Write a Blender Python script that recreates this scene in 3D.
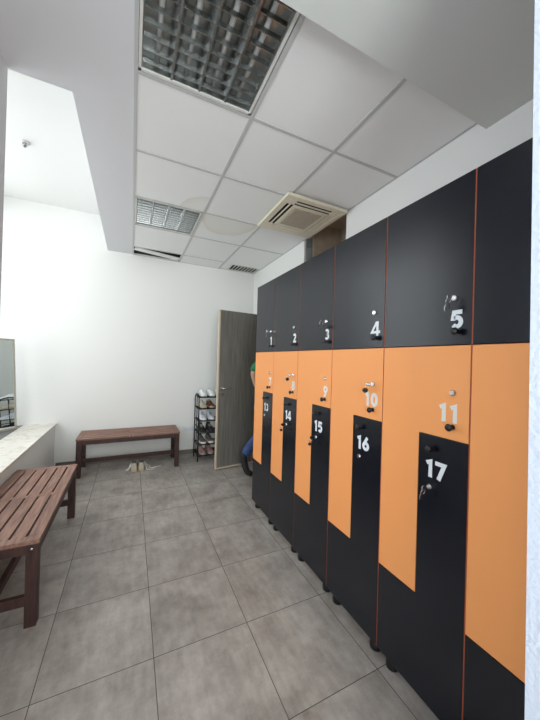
import bpy, bmesh, math, random
from mathutils import Vector, Matrix

for o in list(bpy.data.objects):
    bpy.data.objects.remove(o)
scn = bpy.context.scene
COL = scn.collection

# ---------------------------------------------------------------- camera
RT = Vector((0.90317, -0.42835, 0.028315))
UP = Vector((-0.026775, 0.00962, 0.999595))
FW = Vector((0.428448, 0.903562, 0.00278))
cam = bpy.data.objects.new('camera', bpy.data.cameras.new('camera'))
COL.objects.link(cam)
m3 = Matrix((RT, UP, -FW)).transposed().to_4x4()
cam.matrix_world = Matrix.Translation((0, 0, 1.5126)) @ m3
cam.data.sensor_fit = 'HORIZONTAL'
cam.data.sensor_width = 36.0
cam.data.lens = 292.19 / 540 * 36
cam.data.clip_start = 0.02
scn.camera = cam

# ---------------------------------------------------------------- world, lights, exposure
world = bpy.data.worlds.new('world')
scn.world = world
world.use_nodes = True
bgn = world.node_tree.nodes['Background']
bgn.inputs['Color'].default_value = (0.80, 0.90, 1.0, 1)
bgn.inputs['Strength'].default_value = 1.0


def area(name, loc, size, direction, power, color):
    d = bpy.data.lights.new(name, 'AREA')
    d.shape = 'RECTANGLE'
    d.size, d.size_y = size
    d.energy = power
    d.color = color
    o = bpy.data.objects.new(name, d)
    COL.objects.link(o)
    o.location = loc
    o.rotation_euler = Vector(direction).to_track_quat('-Z', 'Y').to_euler()
    return o


# daylight falling in through the big void window, the near left window and the window behind
area('daylight_void', (-2.05, 3.35, 2.2), (2.5, 2.4), (1, 0.05, -0.35), 33, (0.97, 1.0, 0.985))
area('daylight_near', (-0.95, 0.1, 1.7), (2.0, 1.6), (1, 0, -0.15), 7.5, (0.82, 0.92, 1.0))
area('daylight_behind', (0.1, -1.75, 1.75), (1.3, 1.6), (0, 1, 0.05), 64, (0.965, 1.0, 0.985))
scn.view_settings.view_transform = 'Standard'
scn.view_settings.look = 'None'
scn.view_settings.exposure = 0.64
scn.view_settings.gamma = 1.0
scn.view_settings.use_curve_mapping = False


# ---------------------------------------------------------------- materials
def srgb(r, g, b):
    def f(c):
        c /= 255.0
        return c / 12.92 if c <= 0.04045 else ((c + 0.055) / 1.055) ** 2.4
    return (f(r), f(g), f(b), 1.0)


def mat(name, col, rough=0.5, metal=0.0, spec=0.5, noise=0.0, nscale=8.0, bump=0.0, stretch=(1, 1, 1), coat=0.0):
    m = bpy.data.materials.new(name)
    m.use_nodes = True
    nt = m.node_tree
    b = nt.nodes['Principled BSDF']
    b.inputs['Base Color'].default_value = col
    b.inputs['Roughness'].default_value = rough
    b.inputs['Metallic'].default_value = metal
    b.inputs['Specular IOR Level'].default_value = spec
    b.inputs['Coat Weight'].default_value = coat
    if noise or bump:
        tc = nt.nodes.new('ShaderNodeTexCoord')
        mp = nt.nodes.new('ShaderNodeMapping')
        mp.inputs['Scale'].default_value = stretch
        n = nt.nodes.new('ShaderNodeTexNoise')
        n.inputs['Scale'].default_value = nscale
        n.inputs['Detail'].default_value = 5
        nt.links.new(tc.outputs['Object'], mp.inputs['Vector'])
        nt.links.new(mp.outputs['Vector'], n.inputs['Vector'])
        if noise:
            r = nt.nodes.new('ShaderNodeValToRGB')
            a = tuple(max(0, c * (1 - noise)) for c in col[:3]) + (1,)
            c2 = tuple(min(1, c * (1 + noise)) for c in col[:3]) + (1,)
            r.color_ramp.elements[0].position = 0.3
            r.color_ramp.elements[0].color = a
            r.color_ramp.elements[1].position = 0.7
            r.color_ramp.elements[1].color = c2
            nt.links.new(n.outputs['Fac'], r.inputs['Fac'])
            nt.links.new(r.outputs['Color'], b.inputs['Base Color'])
        if bump:
            bp = nt.nodes.new('ShaderNodeBump')
            bp.inputs['Strength'].default_value = bump
            bp.inputs['Distance'].default_value = 0.01
            nt.links.new(n.outputs['Fac'], bp.inputs['Height'])
            nt.links.new(bp.outputs['Normal'], b.inputs['Normal'])
    return m


def N(nt, kind, **kw):
    n = nt.nodes.new(kind)
    for k, v in kw.items():
        setattr(n, k, v)
    return n


def math_(nt, op, a, b=None, c=None):
    n = N(nt, 'ShaderNodeMath', operation=op)
    for i, v in enumerate((a, b, c)):
        if v is None:
            continue
        if isinstance(v, (int, float)):
            n.inputs[i].default_value = v
        else:
            nt.links.new(v, n.inputs[i])
    return n.outputs[0]


def mixc(nt, fac, a, b):
    n = N(nt, 'ShaderNodeMix', data_type='RGBA')
    for s, v in ((0, fac), (6, a), (7, b)):
        if isinstance(v, (int, float)):
            n.inputs[s].default_value = v
        elif isinstance(v, tuple):
            n.inputs[s].default_value = v
        else:
            nt.links.new(v, n.inputs[s])
    return n.outputs[2]


def floor_material():
    m = bpy.data.materials.new('floor_tiles')
    m.use_nodes = True
    nt = m.node_tree
    b = nt.nodes['Principled BSDF']
    tc = N(nt, 'ShaderNodeTexCoord')
    sp = N(nt, 'ShaderNodeSeparateXYZ')
    nt.links.new(tc.outputs['Object'], sp.inputs[0])
    u = math_(nt, 'DIVIDE', math_(nt, 'ADD', sp.outputs[0], 0.358 + 5.0), 0.5)
    v = math_(nt, 'DIVIDE', math_(nt, 'ADD', sp.outputs[1], -1.566 + 5.0), 0.5)
    fu = math_(nt, 'FRACT', u)
    fv = math_(nt, 'FRACT', v)
    du = math_(nt, 'MINIMUM', fu, math_(nt, 'SUBTRACT', 1.0, fu))
    dv = math_(nt, 'MINIMUM', fv, math_(nt, 'SUBTRACT', 1.0, fv))
    d = math_(nt, 'MINIMUM', du, dv)
    grout = math_(nt, 'LESS_THAN', d, 0.0036)
    iu = math_(nt, 'FLOOR', u)
    iv = math_(nt, 'FLOOR', v)
    cb = N(nt, 'ShaderNodeCombineXYZ')
    nt.links.new(iu, cb.inputs[0])
    nt.links.new(iv, cb.inputs[1])
    wn = N(nt, 'ShaderNodeTexWhiteNoise')
    nt.links.new(cb.outputs[0], wn.inputs['Vector'])
    # every tile carries its own piece of cloudy cement print
    off = N(nt, 'ShaderNodeVectorMath', operation='SCALE')
    nt.links.new(wn.outputs['Color'], off.inputs[0])
    off.inputs['Scale'].default_value = 17.0
    add = N(nt, 'ShaderNodeVectorMath', operation='ADD')
    nt.links.new(tc.outputs['Object'], add.inputs[0])
    nt.links.new(off.outputs[0], add.inputs[1])
    n1 = N(nt, 'ShaderNodeTexNoise')
    n1.inputs['Scale'].default_value = 4.6
    n1.inputs['Detail'].default_value = 6
    n1.inputs['Roughness'].default_value = 0.70
    nt.links.new(add.outputs[0], n1.inputs['Vector'])
    mp = N(nt, 'ShaderNodeMapping')
    mp.inputs['Scale'].default_value = (30, 7, 1)
    nt.links.new(add.outputs[0], mp.inputs['Vector'])
    n2 = N(nt, 'ShaderNodeTexNoise')
    n2.inputs['Scale'].default_value = 1.0
    n2.inputs['Detail'].default_value = 4
    nt.links.new(mp.outputs[0], n2.inputs['Vector'])
    r = N(nt, 'ShaderNodeValToRGB')
    r.color_ramp.elements[0].position = 0.29
    r.color_ramp.elements[0].color = srgb(120, 112, 105)
    r.color_ramp.elements[1].position = 0.74
    r.color_ramp.elements[1].color = srgb(188, 182, 175)
    s = math_(nt, 'ADD', math_(nt, 'MULTIPLY', n1.outputs['Fac'], 0.76), math_(nt, 'MULTIPLY', n2.outputs['Fac'], 0.24))
    nt.links.new(s, r.inputs['Fac'])
    tone = math_(nt, 'ADD', math_(nt, 'MULTIPLY', wn.outputs['Value'], 0.10), 0.95)
    hs = N(nt, 'ShaderNodeHueSaturation')
    nt.links.new(r.outputs['Color'], hs.inputs['Color'])
    nt.links.new(tone, hs.inputs['Value'])
    c = mixc(nt, grout, hs.outputs['Color'], srgb(78, 74, 70))
    nt.links.new(c, b.inputs['Base Color'])
    rr = math_(nt, 'ADD', math_(nt, 'MULTIPLY', n1.outputs['Fac'], 0.25), 0.30)
    nt.links.new(math_(nt, 'MAXIMUM', rr, math_(nt, 'MULTIPLY', grout, 0.9)), b.inputs['Roughness'])
    bp = N(nt, 'ShaderNodeBump')
    bp.inputs['Strength'].default_value = 0.25
    bp.inputs['Distance'].default_value = 0.004
    nt.links.new(math_(nt, 'SUBTRACT', n1.outputs['Fac'], math_(nt, 'MULTIPLY', grout, 1.5)), bp.inputs['Height'])
    nt.links.new(bp.outputs['Normal'], b.inputs['Normal'])
    return m


def ceiling_tile_material():
    m = bpy.data.materials.new('ceiling_tile')
    m.use_nodes = True
    nt = m.node_tree
    b = nt.nodes['Principled BSDF']
    b.inputs['Roughness'].default_value = 0.85
    b.inputs['Specular IOR Level'].default_value = 0.2
    tc = N(nt, 'ShaderNodeTexCoord')
    sp = N(nt, 'ShaderNodeSeparateXYZ')
    nt.links.new(tc.outputs['Object'], sp.inputs[0])
    X, Y = sp.outputs[0], sp.outputs[1]
    n = N(nt, 'ShaderNodeTexNoise')
    n.inputs['Scale'].default_value = 6
    n.inputs['Detail'].default_value = 3
    nt.links.new(tc.outputs['Object'], n.inputs['Vector'])
    w = math_(nt, 'MULTIPLY', math_(nt, 'SUBTRACT', n.outputs['Fac'], 0.5), 0.25)

    def ell(cx, cy, rx, ry):
        dx = math_(nt, 'DIVIDE', math_(nt, 'SUBTRACT', X, cx), rx)
        dy = math_(nt, 'DIVIDE', math_(nt, 'SUBTRACT', Y, cy), ry)
        d = math_(nt, 'SQRT', math_(nt, 'ADD', math_(nt, 'MULTIPLY', dx, dx), math_(nt, 'MULTIPLY', dy, dy)))
        return math_(nt, 'ADD', d, w)
    d1 = ell(0.93, 3.02, 0.31, 0.44)
    in1 = math_(nt, 'MULTIPLY', math_(nt, 'LESS_THAN', d1, 1.0), math_(nt, 'GREATER_THAN', Y, 3.02))
    in1 = math_(nt, 'MULTIPLY', in1, math_(nt, 'GREATER_THAN', X, 0.635))
    rim1 = math_(nt, 'MULTIPLY', math_(nt, 'SMOOTH_MIN', 1.0, math_(nt, 'POWER', d1, 6.0), 0.1), in1)
    d2 = ell(0.63, 3.02, 0.24, 0.30)
    in2 = math_(nt, 'MULTIPLY', math_(nt, 'LESS_THAN', d2, 1.0), math_(nt, 'LESS_THAN', Y, 3.02))
    in2 = math_(nt, 'MULTIPLY', in2, math_(nt, 'LESS_THAN', X, 0.635))
    rim2 = math_(nt, 'MULTIPLY', math_(nt, 'POWER', d2, 5.0), in2)
    base = srgb(234, 235, 233)
    c = mixc(nt, math_(nt, 'MULTIPLY', in1, 0.3), base, srgb(220, 214, 200))
    c = mixc(nt, math_(nt, 'MULTIPLY', rim1, 0.4), c, srgb(206, 195, 172))
    c = mixc(nt, math_(nt, 'MULTIPLY', in2, 0.15), c, srgb(208, 203, 190))
    c = mixc(nt, math_(nt, 'MULTIPLY', rim2, 0.35), c, srgb(198, 190, 172))
    nt.links.new(c, b.inputs['Base Color'])
    n3 = N(nt, 'ShaderNodeTexNoise')
    n3.inputs['Scale'].default_value = 160
    nt.links.new(tc.outputs['Object'], n3.inputs['Vector'])
    bp = N(nt, 'ShaderNodeBump')
    bp.inputs['Strength'].default_value = 0.15
    bp.inputs['Distance'].default_value = 0.003
    nt.links.new(n3.outputs['Fac'], bp.inputs['Height'])
    nt.links.new(bp.outputs['Normal'], b.inputs['Normal'])
    return m


def wood_material(name, dark, light, scale=(3, 60, 60), rough=0.5):
    m = bpy.data.materials.new(name)
    m.use_nodes = True
    nt = m.node_tree
    b = nt.nodes['Principled BSDF']
    b.inputs['Roughness'].default_value = rough
    tc = N(nt, 'ShaderNodeTexCoord')
    mp = N(nt, 'ShaderNodeMapping')
    mp.inputs['Scale'].default_value = scale
    nt.links.new(tc.outputs['Object'], mp.inputs['Vector'])
    n = N(nt, 'ShaderNodeTexNoise')
    n.inputs['Scale'].default_value = 1.0
    n.inputs['Detail'].default_value = 6
    n.inputs['Distortion'].default_value = 0.5
    nt.links.new(mp.outputs[0], n.inputs['Vector'])
    r = N(nt, 'ShaderNodeValToRGB')
    r.color_ramp.elements[0].position = 0.32
    r.color_ramp.elements[0].color = dark
    r.color_ramp.elements[1].position = 0.68
    r.color_ramp.elements[1].color = light
    nt.links.new(n.outputs['Fac'], r.inputs['Fac'])
    nt.links.new(r.outputs['Color'], b.inputs['Base Color'])
    bp = N(nt, 'ShaderNodeBump')
    bp.inputs['Strength'].default_value = 0.2
    bp.inputs['Distance'].default_value = 0.002
    nt.links.new(n.outputs['Fac'], bp.inputs['Height'])
    nt.links.new(bp.outputs['Normal'], b.inputs['Normal'])
    return m


def stone_material():
    m = bpy.data.materials.new('travertine')
    m.use_nodes = True
    nt = m.node_tree
    b = nt.nodes['Principled BSDF']
    b.inputs['Roughness'].default_value = 0.35
    tc = N(nt, 'ShaderNodeTexCoord')
    n = N(nt, 'ShaderNodeTexNoise')
    n.inputs['Scale'].default_value = 9
    n.inputs['Detail'].default_value = 8
    n.inputs['Distortion'].default_value = 1.6
    nt.links.new(tc.outputs['Object'], n.inputs['Vector'])
    r = N(nt, 'ShaderNodeValToRGB')
    e = r.color_ramp.elements
    e[0].position = 0.34
    e[0].color = srgb(206, 197, 182)
    e[1].position = 0.52
    e[1].color = srgb(232, 228, 219)
    k = e.new(0.75)
    k.color = srgb(222, 215, 202)
    nt.links.new(n.outputs['Fac'], r.inputs['Fac'])
    nt.links.new(r.outputs['Color'], b.inputs['Base Color'])
    return m


def glass_material():
    m = bpy.data.materials.new('window_glass')
    m.use_nodes = True
    nt = m.node_tree
    nt.nodes.remove(nt.nodes['Principled BSDF'])
    out = nt.nodes['Material Output']
    t = N(nt, 'ShaderNodeBsdfTransparent')
    g = N(nt, 'ShaderNodeBsdfGlossy')
    g.inputs['Roughness'].default_value = 0.02
    mx = N(nt, 'ShaderNodeMixShader')
    mx.inputs[0].default_value = 0.06
    nt.links.new(t.outputs[0], mx.inputs[1])
    nt.links.new(g.outputs[0], mx.inputs[2])
    nt.links.new(mx.outputs[0], out.inputs[0])
    return m


M = {}
M['wall'] = mat('wall_paint', srgb(233, 233, 230), 0.75, spec=0.25, bump=0.04, nscale=60)
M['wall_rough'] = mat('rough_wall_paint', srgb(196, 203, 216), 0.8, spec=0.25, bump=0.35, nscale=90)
M['soffit'] = mat('soffit_paint', srgb(214, 214, 216), 0.8, spec=0.2)
M['plaster'] = mat('plasterboard_paint', srgb(210, 213, 209), 0.8, spec=0.2)
M['recess'] = mat('bare_recess_wall', srgb(178, 162, 142), 0.9, noise=0.15, nscale=7)
M['tile'] = ceiling_tile_material()
M['rail'] = mat('grid_rail', srgb(190, 191, 190), 0.45, spec=0.4)
M['floor'] = floor_material()
M['skirt'] = mat('skirting_tile', srgb(112, 105, 98), 0.5, noise=0.12, nscale=6)
M['black'] = mat('black_laminate', srgb(8, 14, 25), 0.25, spec=0.48, bump=0.05, nscale=220)
M['orange'] = mat('orange_laminate', srgb(246, 163, 97), 0.5, spec=0.35, bump=0.04, nscale=220)
M['edge'] = mat('orange_red_edging', srgb(166, 80, 48), 0.5)
M['number'] = mat('white_number_print', srgb(226, 230, 232), 0.5)
M['number_peach'] = mat('pale_number_print', srgb(228, 222, 214), 0.5)
M['blackplastic'] = mat('black_plastic', srgb(14, 14, 16), 0.3)
M['chrome'] = mat('chrome', srgb(215, 215, 215), 0.16, metal=1.0)
M['alu'] = mat('bright_aluminium', srgb(180, 183, 182), 0.26, metal=1.0, noise=0.15, nscale=30)
M['aludark'] = mat('fixture_housing', srgb(176, 180, 178), 0.3, metal=0.9)
M['whitemetal'] = mat('white_metal', srgb(215, 214, 208), 0.4)
M['tube'] = mat('unlit_tube', srgb(216, 219, 216), 0.3)
M['beige'] = mat('aged_beige_plastic', srgb(222, 214, 192), 0.45, noise=0.05, nscale=5)
M['beigedark'] = mat('intake_grille_plastic', srgb(186, 176, 156), 0.6)
M['dark'] = mat('dark_void', srgb(22, 21, 20), 0.8)
M['bench'] = wood_material('bench_wood', srgb(104, 70, 57), srgb(154, 116, 99), scale=(60, 5, 60))
M['bench_shaded'] = wood_material('shaded_bench_wood', srgb(42, 24, 20), srgb(70, 42, 35), scale=(60, 60, 6))  # bench wood darkened for the shade on legs and aprons
M['door'] = wood_material('door_veneer', srgb(98, 97, 90), srgb(126, 124, 116), scale=(55, 55, 2.2), rough=0.5)
M['dooredge'] = mat('pale_door_edge', srgb(196, 180, 158), 0.5)
M['frame'] = mat('door_frame_paint', srgb(150, 142, 128), 0.5)
M['stone'] = stone_material()
M['greysill'] = mat('grey_sill', srgb(118, 118, 116), 0.5, noise=0.08)
M['mirror'] = mat('mirror_glass', srgb(226, 232, 230), 0.015, metal=1.0)
M['mirrorframe'] = mat('mirror_frame', srgb(190, 184, 172), 0.4)
M['rack'] = mat('black_tube_metal', srgb(28, 30, 31), 0.4, metal=0.3)
M['socket'] = mat('white_socket_plastic', srgb(226, 228, 230), 0.35)
M['plenum_shade'] = mat('plenum_shade_grey', srgb(74, 72, 69), 0.9, noise=0.15)  # dark grey standing in for the unlit space above the tiles
M['glass'] = glass_material()
M['skin'] = mat('skin', srgb(205, 160, 132), 0.55)
M['green'] = mat('green_cotton', srgb(52, 132, 92), 0.85, noise=0.12, nscale=20)
M['blue'] = mat('blue_denim', srgb(56, 80, 126), 0.85, noise=0.25, nscale=25)
M['hair'] = mat('dark_hair', srgb(38, 28, 22), 0.7)
M['shoe_black'] = mat('black_shoe_fabric', srgb(24, 25, 28), 0.7)
M['shoe_white'] = mat('white_leather', srgb(228, 230, 232), 0.5)
M['shoe_cream'] = mat('cream_canvas', srgb(184, 174, 156), 0.7, noise=0.06)
M['shoe_grey'] = mat('taupe_mesh', srgb(96, 88, 84), 0.75, noise=0.1)
M['shoe_pink'] = mat('dusty_pink_mesh', srgb(164, 122, 120), 0.75, noise=0.15)
M['shoe_brown'] = mat('brown_suede', srgb(104, 68, 48), 0.8)
M['shoe_bluewhite'] = mat('cool_white_mesh', srgb(204, 210, 222), 0.6)
M['sole_white'] = mat('white_rubber', srgb(222, 220, 214), 0.6)
M['sole_grey'] = mat('grey_rubber', srgb(150, 144, 136), 0.6)
M['sole_tan'] = mat('tan_rubber', srgb(176, 162, 138), 0.65)


# ---------------------------------------------------------------- mesh helpers
class MB:
    """collects shapes, build() links them as one mesh object"""
    def __init__(self):
        self.bm = bmesh.new()

    def box(self, x0, x1, y0, y1, z0, z1, rot=None, mi=0):
        x0, x1 = sorted((x0, x1)); y0, y1 = sorted((y0, y1)); z0, z1 = sorted((z0, z1))
        vs = [self.bm.verts.new((x, y, z)) for x in (x0, x1) for y in (y0, y1) for z in (z0, z1)]
        if rot is not None:
            for v in vs:
                v.co = rot @ v.co
        for f in ((0, 1, 3, 2), (4, 6, 7, 5), (0, 4, 5, 1), (2, 3, 7, 6), (0, 2, 6, 4), (1, 5, 7, 3)):
            fa = self.bm.faces.new([vs[i] for i in f])
            fa.material_index = mi
        return self

    def tube(self, p0, p1, r0, r1=None, n=12, mi=0):
        r1 = r0 if r1 is None else r1
        p0, p1 = Vector(p0), Vector(p1)
        d = (p1 - p0).normalized()
        a = d.orthogonal().normalized()
        b = d.cross(a)
        rings = []
        for p, r in ((p0, r0), (p1, r1)):
            rings.append([self.bm.verts.new(p + (a * math.cos(t) + b * math.sin(t)) * r)
                          for t in (2 * math.pi * i / n for i in range(n))])
        for i in range(n):
            f = self.bm.faces.new((rings[0][i], rings[0][(i + 1) % n], rings[1][(i + 1) % n], rings[1][i]))
            f.smooth = n > 6
            f.material_index = mi
        f = self.bm.faces.new(rings[0][::-1]); f.material_index = mi
        f = self.bm.faces.new(rings[1]); f.material_index = mi
        return self

    def path(self, pts, r, n=8):
        """a round bar bent along points"""
        pts = [Vector(p) for p in pts]
        rings = []
        a = None
        for i, p in enumerate(pts):
            d = (pts[min(i + 1, len(pts) - 1)] - pts[max(i - 1, 0)]).normalized()
            if a is None:
                a = d.orthogonal().normalized()
            a = (a - d * a.dot(d)).normalized()
            b = d.cross(a)
            rings.append([self.bm.verts.new(p + (a * math.cos(t) + b * math.sin(t)) * r)
                          for t in (2 * math.pi * k / n for k in range(n))])
        for j in range(len(rings) - 1):
            for i in range(n):
                f = self.bm.faces.new((rings[j][i], rings[j][(i + 1) % n], rings[j + 1][(i + 1) % n], rings[j + 1][i]))
                f.smooth = True
        self.bm.faces.new(rings[0][::-1])
        self.bm.faces.new(rings[-1])
        return self

    def torus(self, c, axis, R, r, n=20, k=8):
        c = Vector(c); ax = Vector(axis).normalized()
        a = ax.orthogonal().normalized(); b = ax.cross(a)
        rings = []
        for i in range(n):
            t = 2 * math.pi * i / n
            dr = a * math.cos(t) + b * math.sin(t)
            rings.append([self.bm.verts.new(c + dr * (R + r * math.cos(s)) + ax * r * math.sin(s))
                          for s in (2 * math.pi * j / k for j in range(k))])
        for i in range(n):
            for j in range(k):
                f = self.bm.faces.new((rings[i][j], rings[(i + 1) % n][j], rings[(i + 1) % n][(j + 1) % k], rings[i][(j + 1) % k]))
                f.smooth = True
        return self

    def lathe(self, c, axis, prof, n=20):
        """prof: (distance along axis, radius)"""
        c = Vector(c); ax = Vector(axis).normalized()
        a = ax.orthogonal().normalized(); b = ax.cross(a)
        rings = []
        for h, r in prof:
            rings.append([self.bm.verts.new(c + ax * h + (a * math.cos(t) + b * math.sin(t)) * max(r, 1e-4))
                          for t in (2 * math.pi * i / n for i in range(n))])
        for j in range(len(rings) - 1):
            for i in range(n):
                f = self.bm.faces.new((rings[j][i], rings[j][(i + 1) % n], rings[j + 1][(i + 1) % n], rings[j + 1][i]))
                f.smooth = True
        self.bm.faces.new(rings[0][::-1])
        self.bm.faces.new(rings[-1])
        return self

    def prism(self, poly, axis, a0, a1):
        """polygon (u,v) extruded along axis; axis 'x': (y,z), 'y': (x,z), 'z': (x,y)"""
        def P(u, v, a):
            return {'x': (a, u, v), 'y': (u, a, v), 'z': (u, v, a)}[axis]
        A = [self.bm.verts.new(P(u, v, a0)) for u, v in poly]
        B = [self.bm.verts.new(P(u, v, a1)) for u, v in poly]
        n = len(poly)
        self.bm.faces.new(A); self.bm.faces.new(B[::-1])
        for i in range(n):
            self.bm.faces.new((A[i], B[i], B[(i + 1) % n], A[(i + 1) % n]))
        return self

    def loft(self, rings, cap=True, smooth=True):
        R = [[self.bm.verts.new(p) for p in ring] for ring in rings]
        n = len(R[0])
        for j in range(len(R) - 1):
            for i in range(n):
                f = self.bm.faces.new((R[j][i], R[j][(i + 1) % n], R[j + 1][(i + 1) % n], R[j + 1][i]))
                f.smooth = smooth
        if cap:
            self.bm.faces.new(R[0][::-1]); self.bm.faces.new(R[-1])
        return self

    def build(self, name, material, parent=None, bevel=0.0, label=None):
        bmesh.ops.recalc_face_normals(self.bm, faces=self.bm.faces[:])
        me = bpy.data.meshes.new(name)
        self.bm.to_mesh(me)
        self.bm.free()
        for m in (material if isinstance(material, (list, tuple)) else [material]):
            me.materials.append(m)
        o = bpy.data.objects.new(name, me)
        COL.objects.link(o)
        if parent is not None:
            o.parent = parent
        if bevel:
            b = o.modifiers.new('bevel', 'BEVEL')
            b.width = bevel
            b.segments = 2
            b.limit_method = 'ANGLE'
        if label:
            o['label'] = label
        return o


def tag(o, label, cat, group=None):
    o['label'] = label
    o['category'] = cat
    if group:
        o['group'] = group
    return o


def thing(name, label, cat, loc=(0, 0, 0), rz=0.0, group=None):
    o = bpy.data.objects.new(name, None)
    o.empty_display_size = 0.1
    COL.objects.link(o)
    o.location = loc
    o.rotation_euler = (0, 0, rz)
    return tag(o, label, cat, group)


def struct(mb, name, material, bevel=0.0, parent=None):
    o = mb.build(name, material, parent, bevel)
    if parent is None:
        o['kind'] = 'structure'
    return o


def copy_tree(o, parent=None):
    c = o.copy()
    COL.objects.link(c)
    c.parent = parent
    for ch in o.children:
        copy_tree(ch, c)
    return c


# ---------------------------------------------------------------- the room
YB = 4.756      # back wall
XR = 1.90       # right wall
H = 3.02        # tiled ceiling
HP = 2.95       # plasterboard ceiling near the camera
HV = 3.49       # ceiling of the void on the left
XV = -1.75      # outer wall of the void
YN = -1.6       # wall behind the camera
TOP = 3.70

struct(MB().box(-2.0, 3.3, YN - 0.2, YB + 0.2, -0.12, 0.0), 'floor', M['floor'])
struct(MB().box(-2.0, 3.3, YB, YB + 0.2, 0, TOP), 'wall_back', M['wall'])
# right wall with doorway and with the rough opening behind the air conditioner
DY0, DY1, DH = 3.16, 4.03, 2.22
RY0, RY1, RZ0 = 2.32, 3.11, 2.45
w = MB()
w.box(XR, XR + 0.03, 0.3, RY0, 0, TOP)
w.box(XR, XR + 0.03, RY0, RY1, 0, RZ0)
w.box(XR, XR + 0.03, RY0, RY1, H + 0.24, TOP)
w.box(XR, XR + 0.03, RY1, DY0, 0, TOP)
w.box(XR, XR + 0.03, DY0, DY1, DH, TOP)
w.box(XR, XR + 0.03, DY1, YB, 0, TOP)
struct(w, 'wall_right', M['wall'])
w = MB()
w.box(XR + 0.03, XR + 0.60, RY0 - 0.05, RY1 + 0.05, RZ0 - 0.05, RZ0)
w.box(XR + 0.56, XR + 0.60, RY0 - 0.05, RY1 + 0.05, RZ0, H + 0.30)
w.box(XR + 0.03, XR + 0.60, RY0 - 0.05, RY0, RZ0, H + 0.30)
w.box(XR + 0.14, XR + 0.60, RY1, RY1 + 0.05, RZ0, H + 0.30)
w.box(XR + 0.03, XR + 0.60, RY0 - 0.05, RY1 + 0.05, H + 0.25, H + 0.30)
struct(w, 'wall_recess', M['recess'])
# corridor behind the doorway
w = MB()
w.box(3.1, 3.3, 2.4, YB, 0, TOP)
w.box(XR + 0.14, 3.1, 2.6, 2.7, 0, 2.4)
w.box(XR + 0.14, 3.1, 2.7, YB, 2.42, 2.5)
struct(w, 'wall_corridor', M['wall'])
# near wall end on the right
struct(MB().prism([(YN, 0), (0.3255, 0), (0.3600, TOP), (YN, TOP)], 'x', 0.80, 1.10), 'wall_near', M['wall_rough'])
struct(MB().box(1.10, 2.2, YN - 0.2, 0.20, 0, TOP), 'wall_side', M['wall'])
# wall behind the camera with its window opening
w = MB()
w.box(-0.83, -0.55, YN - 0.2, YN, 0, TOP)
w.box(0.70, XR, YN - 0.2, YN, 0, TOP)
w.box(-0.55, 0.70, YN - 0.2, YN, 0, 0.9)
w.box(-0.55, 0.70, YN - 0.2, YN, 2.6, TOP)
struct(w, 'wall_behind', M['wall'])
# near left wall with its window opening, ends at y = 2
w = MB()
w.box(-0.83, -0.63, YN, -0.9, 0, TOP)
w.box(-0.83, -0.63, 1.1, 2.0, 0, TOP)
w.box(-0.83, -0.63, -0.9, 1.1, 0, 0.9)
w.box(-0.83, -0.63, -0.9, 1.1, 2.5, TOP)
struct(w, 'wall_left', M['soffit'])
# outer wall of the void with its tall window opening, and the return wall
w = MB()
w.box(XV - 0.2, XV, 1.8, 2.15, 0, TOP)
w.box(XV - 0.2, XV, 4.55, YB, 0, TOP)
w.box(XV - 0.2, XV, 2.15, 4.55, 0, 0.75)
w.box(XV - 0.2, XV, 2.15, 4.55, 3.35, TOP)
w.box(XV, -0.83, 1.8, 2.0, 0, TOP)
struct(w, 'wall_void', M['wall'])

def window(name, x0, x1, y0, y1, z0, z1, axis):
    f = MB()
    t = 0.05
    if axis == 'x':
        ym = (y0 + y1) / 2
        for a, b in ((y0, y0 + t), (ym - t / 2, ym + t / 2), (y1 - t, y1)):
            f.box(x0, x1, a, b, z0, z1)
        f.box(x0, x1, y0, y1, z0, z0 + t); f.box(x0, x1, y0, y1, z1 - t, z1)
        g = MB().box((x0 + x1) / 2 - 0.004, (x0 + x1) / 2 + 0.004, y0 + 0.01, y1 - 0.01, z0 + 0.01, z1 - 0.01)
    else:
        xm = (x0 + x1) / 2
        for a, b in ((x0, x0 + t), (xm - t / 2, xm + t / 2), (x1 - t, x1)):
            f.box(a, b, y0, y1, z0, z1)
        f.box(x0, x1, y0, y1, z0, z0 + t); f.box(x0, x1, y0, y1, z1 - t, z1)
        g = MB().box(x0 + 0.01, x1 - 0.01, (y0 + y1) / 2 - 0.004, (y0 + y1) / 2 + 0.004, z0 + 0.01, z1 - 0.01)
    o = struct(f, name, M['whitemetal'])
    g.build('window_glass', M['glass'], o)

window('window_1', XV - 0.12, XV - 0.05, 2.15, 4.55, 0.75, 3.35, 'x')
window('window_2', -0.76, -0.70, -0.9, 1.1, 0.9, 2.5, 'x')
window('window_3', -0.55, 0.70, YN - 0.12, YN - 0.05, 0.9, 2.6, 'y')

# roof slab above everything keeps the plenum dark
struct(MB().box(-2.0, 3.3, YN - 0.2, YB + 0.2, TOP, TOP + 0.1), 'ceiling_roof', M['plaster'])
struct(MB().box(XV, -0.345, 2.0, YB, HV, HV + 0.05), 'ceiling_void', M['wall'])
# soffit: strip along the void and the part over the camera
w = MB()
w.prism([(-0.63, YN), (-0.028, YN), (-0.028, YB), (-0.345, YB), (-0.345, 2.01), (-0.63, 2.01)], 'z', H, H + 0.04)
w.box(-0.345, -0.305, 2.01, YB, H + 0.04, TOP)
w.box(-0.63, -0.305, 1.97, 2.01, H + 0.04, TOP)
struct(w, 'ceiling_soffit', M['soffit'])
struct(MB().box(-0.028, XR, YN, 1.05, HP, HP + 0.10), 'ceiling_plasterboard', M['plaster'])

# added dark slab and back strip: plenum shade put into their colour
struct(MB().box(-0.30, XR, 1.05, YB, 3.36, 3.40).box(-0.30, XR, YB - 0.012, YB, H + 0.02, 3.36), 'ceiling_plenum_shade', M['plenum_shade'])
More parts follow.
